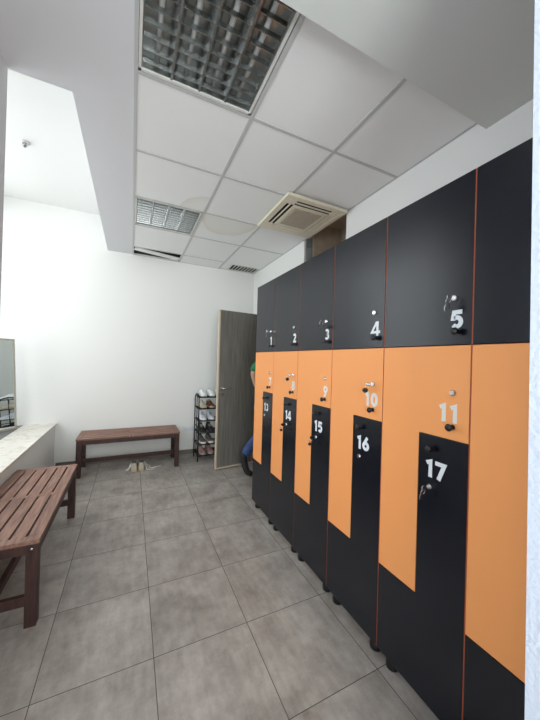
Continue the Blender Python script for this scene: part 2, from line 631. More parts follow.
# tile grid
XL = [-0.010, 0.635, 1.265, XR]
YL = [1.05, 1.705, 2.35, 3.02, 3.665, 4.40, YB]
t = MB()
skip = {(0, 0), (0, 3), (0, 5), (2, 2)}
for i in range(3):
    for j in range(6):
        if (i, j) in skip:
            continue
        x0, x1, y0, y1 = XL[i], XL[i + 1], YL[j], YL[j + 1]
        if (i, j) == (2, 5):
            t.box(x0, 1.395, y0, y1, H, H + 0.015)
            t.box(1.395, x1, 4.745, y1, H, H + 0.015)
            t.box(1.395, x1, y0, 4.435, H, H + 0.015)
            continue
        t.box(x0, x1, y0, y1, H, H + 0.015)
struct(t, 'ceiling', M['tile'])
r = MB()
for x in XL[1:3]:
    r.box(x - 0.012, x + 0.012, YL[0], YB, H - 0.004, H + 0.03)
for y in YL[1:5]:
    r.box(XL[0], XR, y - 0.010, y + 0.010, H - 0.0045, H + 0.031)
r.box(XL[0], 1.265, 4.390, 4.410, H - 0.005, H + 0.03)
r.box(-0.028, -0.010, YL[0], YB, H - 0.004, H + 0.03)
r.box(XR - 0.014, XR, 1.05, 2.32, H - 0.004, H + 0.0)
r.box(XR - 0.014, XR, 3.11, YB, H - 0.004, H + 0.0)
r.box(-0.01, XR, YB - 0.014, YB, H - 0.004, H + 0.0)
struct(r, 'trim_1', M['rail'])

# skirting
struct(MB().box(-0.88, XR, YB - 0.012, YB, 0, 0.065), 'baseboard_back', M['skirt'], 0.002)
w = MB()
w.box(XR - 0.012, XR, 0.34, DY0 - 0.06, 0, 0.065)
w.box(XR - 0.012, XR, DY1 + 0.06, YB - 0.012, 0, 0.065)
struct(w, 'baseboard_right', M['skirt'], 0.002)
# door frame
w = MB()
w.box(XR - 0.01, XR + 0.15, DY0 - 0.05, DY0 + 0.02, 0, DH + 0.03)
w.box(XR - 0.01, XR + 0.15, DY1 - 0.02, DY1 + 0.05, 0, DH + 0.03)
w.box(XR - 0.01, XR + 0.15, DY0 + 0.02, DY1 - 0.02, DH - 0.02, DH + 0.03)
struct(w, 'trim_2', M['frame'], 0.003)

# low wall along the void window, its stone ledge and the grey sill behind it
struct(MB().box(-1.20, -0.90, 2.0, YB, 0, 0.575), 'wall_ledge', M['wall'])
struct(MB().box(-1.225, -0.88, 2.0, YB, 0.575, 0.60), 'trim_3', M['stone'], 0.003)
struct(MB().box(XV, -1.225, 2.0, YB, 0.0, 0.592), 'trim_4', M['greysill'])

# the open door leaf
door_len = 0.822
dr = math.atan2(4.005 - 3.888, 1.88 - 1.068)
d = bpy.data.objects.new('door_1', None)
COL.objects.link(d)
d.location = (1.068, 3.888, 0.0)
d.rotation_euler = (0, 0, dr)
d['kind'] = 'structure'
MB().box(0.018, door_len, 0.0, 0.04, 0.012, 2.19).build('door_leaf', M['door'], d, 0.001)
MB().box(0.0, 0.018, 0.0, 0.04, 0.012, 2.19).build('door_edge', M['dooredge'], d, 0.001, 'pale wooden edge of the door')
MB().box(0.018, door_len, -0.003, 0.0, 0.012, 0.035).build('bottom_strip', M['dooredge'], d)
hnd = MB()
hnd.tube((0.065, 0, 1.12), (0.065, -0.045, 1.12), 0.009)
hnd.path([(0.065, -0.045, 1.12), (0.09, -0.05, 1.12), (0.18, -0.05, 1.118)], 0.008)
hnd.tube((0.065, -0.006, 1.12), (0.065, 0.0, 1.12), 0.024, n=20)
hnd.tube((0.065, 0.04, 1.12), (0.065, 0.085, 1.12), 0.009)
hnd.path([(0.065, 0.085, 1.12), (0.09, 0.09, 1.12), (0.18, 0.09, 1.118)], 0.008)
hnd.build('door_handle', M['chrome'], d)
kb = MB().tube((0.065, -0.005, 1.03), (0.065, 0.0, 1.03), 0.02, n=20)
kb.build('lock_cover', M['chrome'], d)


# ---------------------------------------------------------------- lockers
LX = 1.175
LY0, LW = 0.680, 0.4302
LZ0, LZM, LZ1 = 0.065, 1.597, 2.274
ZA, ZB = 1.212, 0.492      # steps of the two L-shaped doors
DT = 0.018


def arc(cx, cy, rx, ry, a0, a1, n=14):
    return [(cx + rx * math.cos(math.radians(a0 + (a1 - a0) * i / n)), cy + ry * math.sin(math.radians(a0 + (a1 - a0) * i / n))) for i in range(n + 1)]


# centre lines of heavy sans digits in a box of height 1 (strokes 0.24 wide)
DIG = {
    '0': [arc(0, 0, 0.21, 0.38, 90, 450, 28)],
    '1': [[(-0.24, 0.27), (0.0, 0.38), (0.0, -0.5)]],
    '2': [arc(0, 0.19, 0.20, 0.19, 160, -20, 12) + [(0.12, 0.0), (-0.17, -0.36), (0.33, -0.38)]],
    '3': [arc(-0.02, 0.20, 0.19, 0.18, 150, -90, 12) + arc(-0.02, -0.18, 0.22, 0.20, 90, -150, 12)],
    '4': [[(0.40, -0.24), (-0.36, -0.24), (0.10, 0.46)], [(0.16, 0.5), (0.16, -0.5)]],
    '5': [[(0.28, 0.38), (-0.14, 0.38), (-0.19, 0.06)] + arc(0.0, -0.14, 0.22, 0.24, 125, -145, 14)],
    '6': [[(0.14, 0.48), (-0.19, -0.06)], arc(0.0, -0.16, 0.22, 0.22, 90, 450, 22)],
    '7': [[(-0.32, 0.38), (0.20, 0.38), (-0.12, -0.5)]],
    '8': [arc(0, 0.21, 0.17, 0.17, -90, 270, 20), arc(0, -0.17, 0.22, 0.21, 90, 450, 22)],
    '9': [[(-0.14, -0.48), (0.19, 0.06)], arc(0.0, 0.16, 0.22, 0.22, 90, 450, 22)],
}


def text_mesh(s, size):
    bm = bmesh.new()
    hw = (0.098 if s in '349' else 0.115) * size
    for kk, st in enumerate(DIG[s]):
        th = Vector((0, 0, 0.0008 + 0.0004 * kk))
        P = [Vector((x * size, y * size, 0)) for x, y in st]
        closed = (P[0] - P[-1]).length < 1e-6
        if closed:
            P = P[:-1]
        n = len(P)
        rings = []
        for i, p in enumerate(P):
            a = P[(i - 1) % n] if (closed or i > 0) else None
            b = P[(i + 1) % n] if (closed or i < n - 1) else None
            d0 = (p - a).normalized() if a is not None else None
            d1 = (b - p).normalized() if b is not None else None
            d0 = d0 if d0 is not None else d1
            d1 = d1 if d1 is not None else d0
            t = (d0 + d1).normalized()
            nn = Vector((-t.y, t.x, 0))
            k = min(1.7, 1 / max(0.3, abs(nn.dot(Vector((-d0.y, d0.x, 0))))))
            o_ = nn * hw * k
            rings.append([bm.verts.new(p + o_), bm.verts.new(p - o_), bm.verts.new(p - o_ + th), bm.verts.new(p + o_ + th)])
        m = n if closed else n - 1
        for i in range(m):
            A, B = rings[i], rings[(i + 1) % n]
            for q in range(4):
                bm.faces.new((A[q], A[(q + 1) % 4], B[(q + 1) % 4], B[q]))
        if not closed:
            bm.faces.new(rings[0]); bm.faces.new(rings[-1][::-1])
    bmesh.ops.recalc_face_normals(bm, faces=bm.faces[:])
    me = bpy.data.meshes.new('digit')
    bm.to_mesh(me)
    bm.free()
    return me


def number(s, y, z, material, parent, size=0.076):
    R = Matrix(((0, 0, -1), (-1, 0, 0), (0, 1, 0))).to_4x4()
    adv = 0.046
    for i, ch in enumerate(s):
        off = (i - (len(s) - 1) / 2) * adv
        me = text_mesh(ch, size)
        # glyph x -> world -y, glyph y -> world z, facing -x
        me.transform(Matrix.Translation((-DT - 0.0002, y - off, z)) @ R)
        me.materials.clear()
        me.materials.append(material)
        o = bpy.data.objects.new('digit', me)
        COL.objects.link(o)
        o.parent = parent


def knob(y, z, parent):
    MB().lathe((-DT, y, z), (-1, 0, 0), [(0, 0.011), (0.004, 0.011), (0.007, 0.006), (0.016, 0.006), (0.020, 0.013), (0.026, 0.015), (0.031, 0.012), (0.033, 0.005)]).build('knob', M['blackplastic'], parent)


def cam_lock(y, z, parent):
    b = MB().lathe((-DT, y, z), (-1, 0, 0), [(0, 0.013), (0.003, 0.013), (0.005, 0.0105), (0.008, 0.0100)], 20)
    b.build('lock', M['chrome'], parent)


def locker(k, nums, label):
    """origin: front plane, near edge, floor"""
    y0 = LY0 + LW * k
    t = thing('locker_cabinet', label, 'locker', (LX + DT, y0, 0), 0, 'two-tone locker cabinets in a row')
    g = 0.0032      # half gap between neighbouring doors
    W = LW
    b = MB()
    D = 0.50
    b.box(0.0, D, 0.0003, 0.018, LZ0, LZ1); b.box(0.0, D, W - 0.018, W - 0.0003, LZ0, LZ1)
    b.box(-DT + 0.002, 0.0, 0.0003, g - 0.0006, LZ0, LZ1); b.box(-DT + 0.002, 0.0, W - g + 0.0006, W - 0.0003, LZ0, LZ1)
    b.box(0.002, D, 0.018, W - 0.018, LZ0, LZ0 + 0.018); b.box(0.002, D, 0.018, W - 0.018, LZ1 - 0.018, LZ1)
    b.box(0.012, D, 0.018, W - 0.018, LZM - 0.009, LZM + 0.009)
    b.box(D - 0.006, D, 0.018, W - 0.018, LZ0 + 0.018, LZ1 - 0.018)
    b.box(0.012, D - 0.006, W / 2 - 0.02, W / 2 - 0.004, ZB, ZA)
    b.build('body', M['edge'], t, label='carcass with orange-red edges')
    blk, org = M['black'], M['orange']
    d1 = MB().box(-DT, -0.001, g, W - g, LZM + 0.002, LZ1).build('door', blk, t, 0.001, 'black square upper door')
    ym = W / 2
    d2 = MB().prism([(g, ZA + 0.002), (ym + 0.0015, ZA + 0.002), (ym + 0.0015, ZB + 0.002), (W - g, ZB + 0.002), (W - g, LZM - 0.002), (g, LZM - 0.002)],
                    'x', -DT, -0.001).build('door', org, t, 0.001, 'orange L-shaped door')
    d3 = MB().prism([(g, LZ0), (W - g, LZ0), (W - g, ZB - 0.002), (ym - 0.0015, ZB - 0.002), (ym - 0.0015, ZA - 0.002), (g, ZA - 0.002)],
                    'x', -DT, -0.001).build('door', blk, t, 0.001, 'black L-shaped lower door')
    a, bb, c = nums
    if a:
        number(a, 0.060, 1.700, M['number'], d1)
    cam_lock(0.070, 1.787, d1); knob(0.052, 1.651, d1)
    if bb:
        number(bb, 0.060 if len(bb) == 1 else 0.080, 1.320, M['number_peach'], d2)
    cam_lock(0.068, 1.404, d2); knob(0.066, 1.266, d2)
    if c:
        number(c, 0.133, 1.070, M['number'], d3)
    cam_lock(0.158, 0.990, d3); knob(0.150, 1.156, d3)
    for fy in (0.045, W - 0.065):
        for fx in (0.028, D - 0.06):
            MB().lathe((fx, fy, 0.0), (0, 0, 1), [(0, 0.029), (0.006, 0.031), (0.032, 0.030), (0.042, 0.020), (LZ0, 0.018)], 20).build('foot', M['blackplastic'], t)
    return t


rows = [(-1, ('', '', ''), 'rightmost two-tone locker cabinet, cut off by the near white wall end'),
        (0, ('5', '11', '17'), 'two-tone locker cabinet with doors numbered 5, 11 and 17'),
        (1, ('4', '10', '16'), 'two-tone locker cabinet with doors numbered 4, 10 and 16'),
        (2, ('3', '9', '15'), 'two-tone locker cabinet with doors numbered 3, 9 and 15'),
        (3, ('2', '8', '14'), 'two-tone locker cabinet with doors numbered 2, 8 and 14'),
        (4, ('1', '7', '13'), 'far end two-tone locker cabinet with doors numbered 1, 7 and 13')]
for k, nums, lab in rows:
    locker(k, nums, lab)


def key(k, dy, z, kind, label):
    """key in a lock: shaft into the lock, bow, ring and tag hanging down"""
    y = LY0 + LW * k + dy
    x = LX - 0.008
    t = thing('locker_key', label, 'key', (x, y, z), 0, 'keys left in the locker locks')
    b = MB()
    b.box(-0.022, 0.0, -0.0012, 0.0012, -0.0035, 0.0035)
    b.lathe((-0.030, -0.0015, 0), (0, 1, 0), [(0, 0.011), (0.003, 0.011)], 16)
    b.build('key_bow', M['chrome'] if kind != 'black' else M['blackplastic'], t)
    if kind in ('ring', 'tags', 'black', 'ball'):
        MB().torus((-0.034, 0, -0.016), (0, 1, 0.3), 0.013, 0.0013).build('key_ring', M['chrome'], t)
    if kind == 'ring':
        MB().path([(-0.036, 0.004, -0.028), (-0.034, 0.012, -0.034), (-0.033, 0.015, -0.044), (-0.033, 0.013, -0.056)], 0.0022).build('chain', M['chrome'], t)
        MB().box(-0.038, -0.034, -0.008, 0.006, -0.050, -0.024).build('key_tag', M['blackplastic'], t, 0.001)
    if kind == 'tags':
        MB().lathe((-0.036, -0.014, -0.036), (1, 0, 0), [(0, 0.013), (0.004, 0.013)]).build('key_tag', M['blackplastic'], t)
        MB().lathe((-0.036, 0.026, -0.032), (1, 0, 0), [(0, 0.011), (0.004, 0.011)]).build('key_tag', M['blackplastic'], t)
    if kind == 'ball':
        MB().lathe((-0.036, 0.012, -0.020), (0, 0, -1), [(0, 0.003), (0.006, 0.012), (0.014, 0.016), (0.022, 0.012), (0.028, 0.003)]).build('key_tag', M['blackplastic'], t)
        MB().box(-0.034, -0.030, -0.024, 0.014, -0.004, 0.004).build('key_head', M['chrome'], t, 0.001)
    if kind == 'black':
        MB().lathe((-0.036, 0.006, -0.034), (0, 0, -1), [(0, 0.003), (0.005, 0.011), (0.014, 0.013), (0.022, 0.004)]).build('key_tag', M['blackplastic'], t)
    return t


key(4, 0.070, 1.787, 'ring', 'silver key on a ring hanging in the lock of black door 1')
key(2, 0.070, 1.787, 'tags', 'key with two round black tags in the lock of black door 3')
key(0, 0.070, 1.787, 'ring', 'silver key with ring and chain in the lock of black door 5')
key(3, 0.068, 1.404, 'ball', 'key with small black fob in the lock of orange door 8')
key(1, 0.068, 1.404, 'ball', 'silver-headed key with round black fob in the lock of orange door 10')
key(3, 0.158, 0.990, 'black', 'key with black fob hanging in the lock of black door 14')
key(2, 0.158, 0.990, 'black', 'key with black fob hanging in the lock of black door 15')
key(0, 0.158, 0.990, 'ring', 'silver key with ring in the lock of black door 17')


# ---------------------------------------------------------------- benches
def bench(L, W, label, loc, rz):
    """length along local y, origin at the centre on the floor; top at 0.485"""
    t = thing('slatted_bench', label, 'bench', loc, rz, 'dark wooden slatted benches')
    Hh = 0.485
    hx, hy = W / 2, L / 2
    e = 0.055
    for s in (-1, 1):
        y0, y1 = sorted((s * hy, s * (hy - e)))
        MB().box(-hx, hx, y0, y1, Hh - 0.024, Hh).build('end_rail', M['bench'], t, 0.003)
    n = 6
    gap = 0.012
    sw = (W - gap * (n - 1)) / n
    for i in range(n):
        x0 = -hx + i * (sw + gap)
        MB().box(x0, x0 + sw, -hy + e + 0.001, -0.022, Hh - 0.022, Hh - 0.001).build('slat', M['bench'], t, 0.002)
        MB().box(x0, x0 + sw, 0.022, hy - e - 0.001, Hh - 0.022, Hh - 0.001).build('slat', M['bench'], t, 0.002)
    MB().box(-hx, hx, -0.020, 0.020, Hh - 0.024, Hh - 0.0005).build('centre_rail', M['bench'], t, 0.002)
    ap = 0.052
    for s in (-1, 1):
        x0, x1 = sorted((s * (hx - 0.004), s * (hx - 0.024)))
        MB().box(x0, x1, -hy + 0.006, hy - 0.006, Hh - 0.025 - ap, Hh - 0.0245).build('apron', M['bench_shaded'], t, 0.002)
        y0, y1 = sorted((s * (hy - 0.004), s * (hy - 0.024)))
        MB().box(-hx + 0.0245, hx - 0.0245, y0, y1, Hh - 0.025 - ap, Hh - 0.0245).build('apron', M['bench_shaded'], t, 0.002)
    for sx in (-1, 1):
        for sy in (-1, 1):
            x0, x1 = sorted((sx * (hx - 0.006), sx * (hx - 0.062)))
            y0, y1 = sorted((sy * (hy - 0.005), sy * (hy - 0.060)))
            lg = MB().box(x0, x1, y0, y1, 0, Hh - 0.025).build('leg', M['bench_shaded'], t, 0.003)
            MB().lathe(((x0 + x1) / 2, sy * (hy - 0.005), Hh - 0.05), (0, sy, 0), [(0, 0.007), (0.003, 0.007), (0.005, 0.004)], 12).build('bolt', M['chrome'], lg)
    for sy in (-1, 1):
        y0, y1 = sorted((sy * (hy - 0.018), sy * (hy - 0.046)))
        MB().box(-hx + 0.062, hx - 0.062, y0, y1, 0.115, 0.170).build('stretcher', M['bench_shaded'], t, 0.002)
    MB().box(-0.014, 0.014, -hy + 0.046, hy - 0.046, 0.118, 0.168).build('stretcher', M['bench_shaded'], t, 0.002)
    return t


bench(1.27, 0.45, 'reddish brown slatted wooden bench at left, beside the stone-topped ledge', (-0.660, 2.645, 0), 0)
bench(1.23, 0.48, 'reddish brown wooden bench standing along the white back wall', (0.026, 4.460, 0), -math.pi / 2 - 0.0)


# ---------------------------------------------------------------- shoes
def shoe(label, loc, rz, upper, sole, laces=None, lining=None, scale=1.0, group=None, tall=0.0, cat='shoe'):
    """toe along local +y, heel at the origin"""
    t = thing('sneaker', label, cat, loc, rz, group)
    L = 0.27
    secs = [(0.0, 0.026, 0.0), (0.012, 0.034, 0.0), (0.05, 0.038, 0), (0.10, 0.034, 0), (0.15, 0.039, 0), (0.20, 0.044, 0), (0.235, 0.040, 0), (0.258, 0.028, 0), (0.27, 0.012, 0)]
    s = MB()
    rings = []
    for y, hw, _ in secs:
        lift = 0.008 * max(0, (y - 0.2) / 0.07)
        rings.append([(-hw * 0.93, y, 0.0 + lift), (hw * 0.93, y, lift), (hw * 1.02, y, 0.012 + lift), (hw, y, 0.026 + lift), (-hw, y, 0.026 + lift), (-hw * 1.02, y, 0.012 + lift)])
    s.loft(rings)
    so = s.build('sole', sole, t)
    so.scale = (scale,) * 3
    u = MB()
    prof = [(0.006, 0.024, 0.085 + tall), (0.02, 0.032, 0.092 + tall), (0.05, 0.035, 0.088 + tall), (0.085, 0.033, 0.090 + tall * 0.8), (0.11, 0.034, 0.088 + tall * .3), (0.14, 0.037, 0.074), (0.17, 0.040, 0.062),
            (0.20, 0.041, 0.055), (0.23, 0.038, 0.048), (0.252, 0.027, 0.040), (0.262, 0.014, 0.032)]
    rings = []
    for y, hw, h in prof:
        ring = []
        for k in range(13):
            a = math.pi * k / 12
            ca, sa = math.cos(a), math.sin(a)
            ring.append((hw * (abs(ca) ** 0.75) * (1 if ca >= 0 else -1), y, 0.024 + (h - 0.024) * (sa ** 0.7)))
        rings.append(ring)
    u.loft(rings)
    up = u.build('upper', upper, t)
    up.scale = (scale,) * 3
    # collar opening
    c = MB()
    c.loft([[(0.023 * math.cos(a) * f, 0.055 + 0.043 * math.sin(a) * f, 0.0905 + tall + dz) for a in (2 * math.pi * i / 20 for i in range(20))]
            for f, dz in ((1.05, -0.012), (1.05, 0.001), (0.92, 0.004), (0.80, -0.002))])
    co = c.build('collar', lining or M['shoe_grey'], t)
    co.scale = (scale,) * 3
    if laces:
        l = MB()
        for i in range(4):
            y = 0.118 + 0.017 * i
            h = 0.089 - 0.0105 * i + (tall * 0.2 if i == 0 else 0)
            l.path([(-0.022, y, h - 0.010), (-0.010, y, h - 0.001), (0.010, y + 0.006, h - 0.001), (0.022, y + 0.008, h - 0.011)], 0.0028, 6)
        lo = l.build('laces', laces, t)
        lo.scale = (scale,) * 3
    return t


# ---------------------------------------------------------------- shoe rack
RX0, RX1, RYF, RYK = 0.915, 1.42, 4.32, 4.60
TIERS = [0.949, 0.778, 0.600, 0.422, 0.251, 0.087]
rk = thing('shoe_rack', 'black metal six-tier shoe rack against the back wall, half behind the open door', 'shoe rack', ((RX0 + RX1) / 2, (RYF + RYK) / 2, 0))
cx, cy = (RX0 + RX1) / 2, (RYF + RYK) / 2
for s in (-1, 1):
    xx = s * (RX1 - RX0) / 2
    hy = (RYK - RYF) / 2
    pts = [(xx, -hy, 0.0), (xx, -hy, 0.90)] + [(xx, -hy * math.cos(a), 0.90 + 0.085 * math.sin(a)) for a in (math.pi * i / 8 for i in range(1, 8))] + [(xx, hy, 0.90), (xx, hy, 0.0)]
    f = MB().path(pts, 0.009, 10)
    f.tube((xx, 0, 0.087), (xx, 0, 0.975), 0.006)
    f.tube((xx, -hy, 0.50), (xx, hy, 0.50), 0.006)
    f.build('side_frame', M['rack'], rk)
for z in TIERS:
    sh = MB()
    hx = (RX1 - RX0) / 2
    hy = (RYK - RYF) / 2
    for yy in (-hy, hy):
        sh.tube((-hx, yy, z - 0.008), (hx, yy, z - 0.008), 0.007)
    for i in range(9):
        yy = -hy + 2 * hy * (i + 0.5) / 9
        sh.tube((-hx, yy, z - 0.005), (hx, yy, z - 0.005), 0.003, n=6)
    for i in range(3):
        x = -hx + 2 * hx * (i + 0.5) / 3
        sh.tube((x, -hy, z - 0.010), (x, hy, z - 0.010), 0.003, n=6)
    sh.build('shelf', M['rack'], rk)
    for s in (-1, 1):
        lp = MB().tube((s * hx, -hy, z - 0.008), (s * hx, hy, z - 0.008), 0.005)
        lp.build('shelf_end', M['rack'], rk)

GR = 'shoes on the shoe rack'
ordn = [('white leather sneaker', M['shoe_white'], M['sole_white'], M['shoe_white'], 0.0, 'top tier', M['sole_white']),
        ('cream canvas shoe', M['shoe_cream'], M['sole_tan'], None, 0.004, 'second tier', M['shoe_cream']),
        ('bluish white trainer', M['shoe_bluewhite'], M['sole_white'], M['shoe_grey'], 0.010, 'third tier', M['shoe_bluewhite']),
        ('black trainer with pale laces', M['shoe_black'], M['shoe_black'], M['sole_white'], 0.010, 'fourth tier', M['shoe_black']),
        ('dark grey white-soled trainer', M['shoe_grey'], M['sole_white'], M['shoe_black'], 0.0, 'fifth tier', M['shoe_black']),
        ('dusty pink trainer', M['shoe_pink'], M['sole_grey'], M['sole_grey'], 0.010, 'bottom tier', M['shoe_brown'])]
for i, (nm, um, sm, lm, tall, tier, li) in enumerate(ordn):
    z = TIERS[i] + 0.001
    for j, xx in enumerate((0.985, 1.108)):
        side = ('left' if i else 'leftmost') if j == 0 else ('right' if i else 'middle')
        mm = um
        nn = nm
        if i == 1 and j == 1:
            mm = M['shoe_brown']; nn = 'brown and cream shoe'
        shoe('%s, %s one of the two on the rack\'s %s' % (nn, side, tier) if not (i == 1) else '%s on the rack\'s %s' % (nn, tier),
             (xx, 4.58 if i else 4.585, z), math.pi + (0.06 if i else 0.05), mm, sm, lm, li, 1.03, GR, tall)
shoe('white leather sneaker on the rack\'s top tier, half behind the door edge', (1.236, 4.585, TIERS[0] + 0.001), math.pi + 0.05, M['shoe_white'], M['sole_white'], M['shoe_white'], M['sole_white'], 0.98, GR)

# the pair under the bench
for j, (x, rz) in enumerate(((0.072, 0.05), (0.158, -0.06))):
    s = shoe('beige canvas shoe on the floor by the back bench, %s of the pair' % ('left' if j == 0 else 'right'),
             (x, 4.235, 0.0), rz, M['shoe_cream'], M['sole_tan'], None, M['shoe_grey'], 1.08, 'pair of beige shoes on the floor', 0.01)
    lc = MB()
    if j == 0:
        lc.path([(-0.02, 0.12, 0.08), (-0.05, 0.10, 0.05), (-0.065, 0.08, 0.006), (-0.085, 0.11, 0.005), (-0.07, 0.14, 0.005), (-0.05, 0.12, 0.008)], 0.006, 6)
        lc.path([(-0.03, 0.06, 0.075), (-0.055, 0.05, 0.04), (-0.075, 0.06, 0.006), (-0.10, 0.09, 0.005)], 0.006, 6)
    else:
        lc.path([(0.02, 0.12, 0.08), (0.05, 0.13, 0.06), (0.08, 0.10, 0.006), (0.13, 0.07, 0.005), (0.19, 0.09, 0.005), (0.25, 0.11, 0.005)], 0.006, 6)
        lc.path([(0.03, 0.08, 0.078), (0.055, 0.05, 0.04), (0.07, 0.02, 0.006), (0.12, 0.01, 0.005), (0.17, 0.04, 0.005)], 0.006, 6)
        lc.path([(0.02, 0.15, 0.07), (0.04, 0.19, 0.05), (0.07, 0.20, 0.006), (0.11, 0.16, 0.005), (0.09, 0.10, 0.005)], 0.005, 6)
    lc.build('laces', M['sole_white'], s, label='long pale laces spread on the floor')


# ---------------------------------------------------------------- things on the ceiling
def louvre_light(x0, x1, y0, y1, label, blades, lanes, rail_side):
    t = thing('ceiling_light', label, 'ceiling light', ((x0 + x1) / 2, (y0 + y1) / 2, H), 0, 'unlit louvred ceiling lights')
    hx, hy = (x1 - x0) / 2, (y1 - y0) / 2
    h = MB()
    h.box(-hx, hx, -hy, hy, 0.075, 0.08)
    h.box(-hx, -hx + 0.003, -hy, hy, 0.0, 0.075); h.box(hx - 0.003, hx, -hy, hy, 0.0, 0.075)
    h.box(-hx, hx, -hy, -hy + 0.003, 0.0, 0.075); h.box(-hx, hx, hy - 0.003, hy, 0.0, 0.075)
    h.build('housing', M['aludark'], t)
    f = MB()
    e = 0.014
    f.box(-hx, hx, -hy, -hy + e, -0.004, 0.006); f.box(-hx, hx, hy - e, hy, -0.004, 0.006)
    f.box(-hx, -hx + e, -hy, hy, -0.004, 0.006); f.box(hx - e, hx, -hy, hy, -0.004, 0.006)
    f.build('frame', M['whitemetal'], t)
    lw = (2 * hx - 2 * e) / lanes
    for i in range(1, lanes):
        x = -hx + e + i * lw
        MB().prism([(x - 0.005, -0.002), (x + 0.005, -0.002), (x + 0.026, 0.040), (x - 0.026, 0.040)], 'y', -hy + e, hy - e).build('divider', M['alu'], t)
    for i in range(lanes):
        xa = -hx + e + i * lw
        s = MB()
        for j in range(blades):
            y = -hy + e + (2 * hy - 2 * e) * (j + 0.5) / blades
            s.prism([(y - 0.0015, 0.006), (y + 0.0015, 0.006), (y + 0.006, 0.026), (y - 0.006, 0.026)], 'x', xa + 0.006, xa + lw - 0.006)
        s.build('louvre', M['alu'], t)
        MB().tube((xa + lw / 2, -hy + 0.03, 0.052), (xa + lw / 2, hy - 0.03, 0.052), 0.013).build('lamp_tube', M['tube'], t)


louvre_light(-0.008, 0.618, 1.066, 1.690, 'unlit louvred ceiling light nearest the camera, top left of the tiled ceiling', 9, 4, 1)
louvre_light(-0.008, 0.618, 3.035, 3.65, 'unlit louvred ceiling light further back, near the water-stained tiles', 11, 4, 1)

# cassette air conditioner
AX0, AX1, AY0, AY1 = 1.205, 1.865, 2.262, 2.955
az = 2.976
ac = thing('air_conditioner', 'yellowed beige ceiling cassette air conditioner above the lockers', 'air conditioner', ((AX0 + AX1) / 2, (AY0 + AY1) / 2, az))
hx, hy = (AX1 - AX0) / 2, (AY1 - AY0) / 2
ib = 0.175     # border to the intake grille
p = MB()
s0, s1 = 0.058, 0.140
def rect_ring(mb, ax, ay, bx_, by_, z0, z1):
    mb.box(-ax, ax, -ay, -by_, z0, z1); mb.box(-ax, ax, by_, ay, z0, z1)
    mb.box(-ax, -bx_, -by_, by_, z0, z1); mb.box(bx_, ax, -by_, by_, z0, z1)
rect_ring(p, hx, hy, hx - s0, hy - s0, 0.0, 0.030)
rect_ring(p, hx - s1, hy - s1, hx - ib, hy - ib, 0.0, 0.03)
for sx in (-1, 1):
    for sy in (-1, 1):
        x0, x1 = sorted((sx * (hx - s0), sx * (hx - s1 + 0.010)))
        y0, y1 = sorted((sy * (hy - s0), sy * (hy - s1 + 0.010)))
        p.box(x0, x1, y0, y1, 0.0, 0.03)
p.build('panel', M['beige'], ac, 0.004)
b = MB().box(-hx + 0.03, hx - 0.03, -hy + 0.03, hy - 0.03, 0.044, 0.30)
b.build('casing', M['dark'], ac)
g = MB()
gx, gy = hx - ib - 0.004, hy - ib - 0.004
rect_ring(g, gx, gy, gx - 0.014, gy - 0.014, -0.003, 0.012)
n = 24
for i in range(n):
    y = -gy + 0.014 + (2 * gy - 0.028) * (i + 0.5) / n
    g.box(-gx + 0.014, gx - 0.014, y - 0.0035, y + 0.0035, 0.0, 0.008)
for i in range(1, 8):
    x = -gx + 2 * gx * i / 8
    g.box(x - 0.003, x + 0.003, -gy + 0.014, gy - 0.014, 0.001, 0.009)
g.box(-gx + 0.01, gx - 0.01, -gy + 0.01, gy - 0.01, 0.012, 0.016)
g.build('intake_grille', M['beigedark'], ac)
# four outlets: flap plus dark slot; the far and right flaps are shut
for nm, horiz, sgn, open_ in (('near', True, -1, True), ('far', True, 1, False), ('left', False, -1, True), ('right', False, 1, False)):
    c = (s0 + s1) / 2
    half = (hx if horiz else hy) - s1 + 0.008
    if horiz:
        yy = sgn * (hy - c)
        sl = MB().box(-half, half, yy - 0.041, yy + 0.041, 0.012, 0.016)
        fl = MB()
        if open_:
            fl.box(-half + 0.005, half - 0.005, yy - 0.008, yy + 0.002, 0.0, 0.011)
            fl.box(-half + 0.005, half - 0.005, yy + 0.036, yy + 0.040, 0.002, 0.011)
        else:
            fl.box(-half + 0.003, half - 0.003, yy - 0.030, yy + 0.030, 0.002, 0.010)
    else:
        xx = sgn * (hx - c)
        sl = MB().box(xx - 0.041, xx + 0.041, -half, half, 0.012, 0.016)
        fl = MB()
        if open_:
            fl.box(xx - 0.008, xx + 0.002, -half + 0.005, half - 0.005, 0.0, 0.011)
            fl.box(xx + 0.036, xx + 0.040, -half + 0.005, half - 0.005, 0.002, 0.011)
        else:
            fl.box(xx - 0.030, xx + 0.030, -half + 0.003, half - 0.003, 0.002, 0.010)
    sl.build('air_outlet', M['dark'], ac, label='dark air outlet slot')
    fl.build('flap', M['beige'], ac)

# return-air grille near the back wall
vg = thing('ceiling_vent', 'slatted ceiling vent in the far right corner of the tiled ceiling', 'vent', (1.64, 4.59, H))
f = MB()
rect_ring(f, 0.252, 0.160, 0.232, 0.140, -0.006, 0.004)
f.build('frame', M['whitemetal'], vg)
MB().box(-0.235, 0.235, -0.145, 0.145, 0.03, 0.035).build('backing', M['dark'], vg)
s = MB()
for i in range(9):
    x = -0.218 + 0.436 * i / 8
    s.box(-0.004, 0.004, -0.142, 0.142, -0.012, 0.012, rot=Matrix.Translation((x, 0, 0.010)) @ Matrix.Rotation(0.35, 4, 'Y'))
s.build('slats', M['whitemetal'], vg)

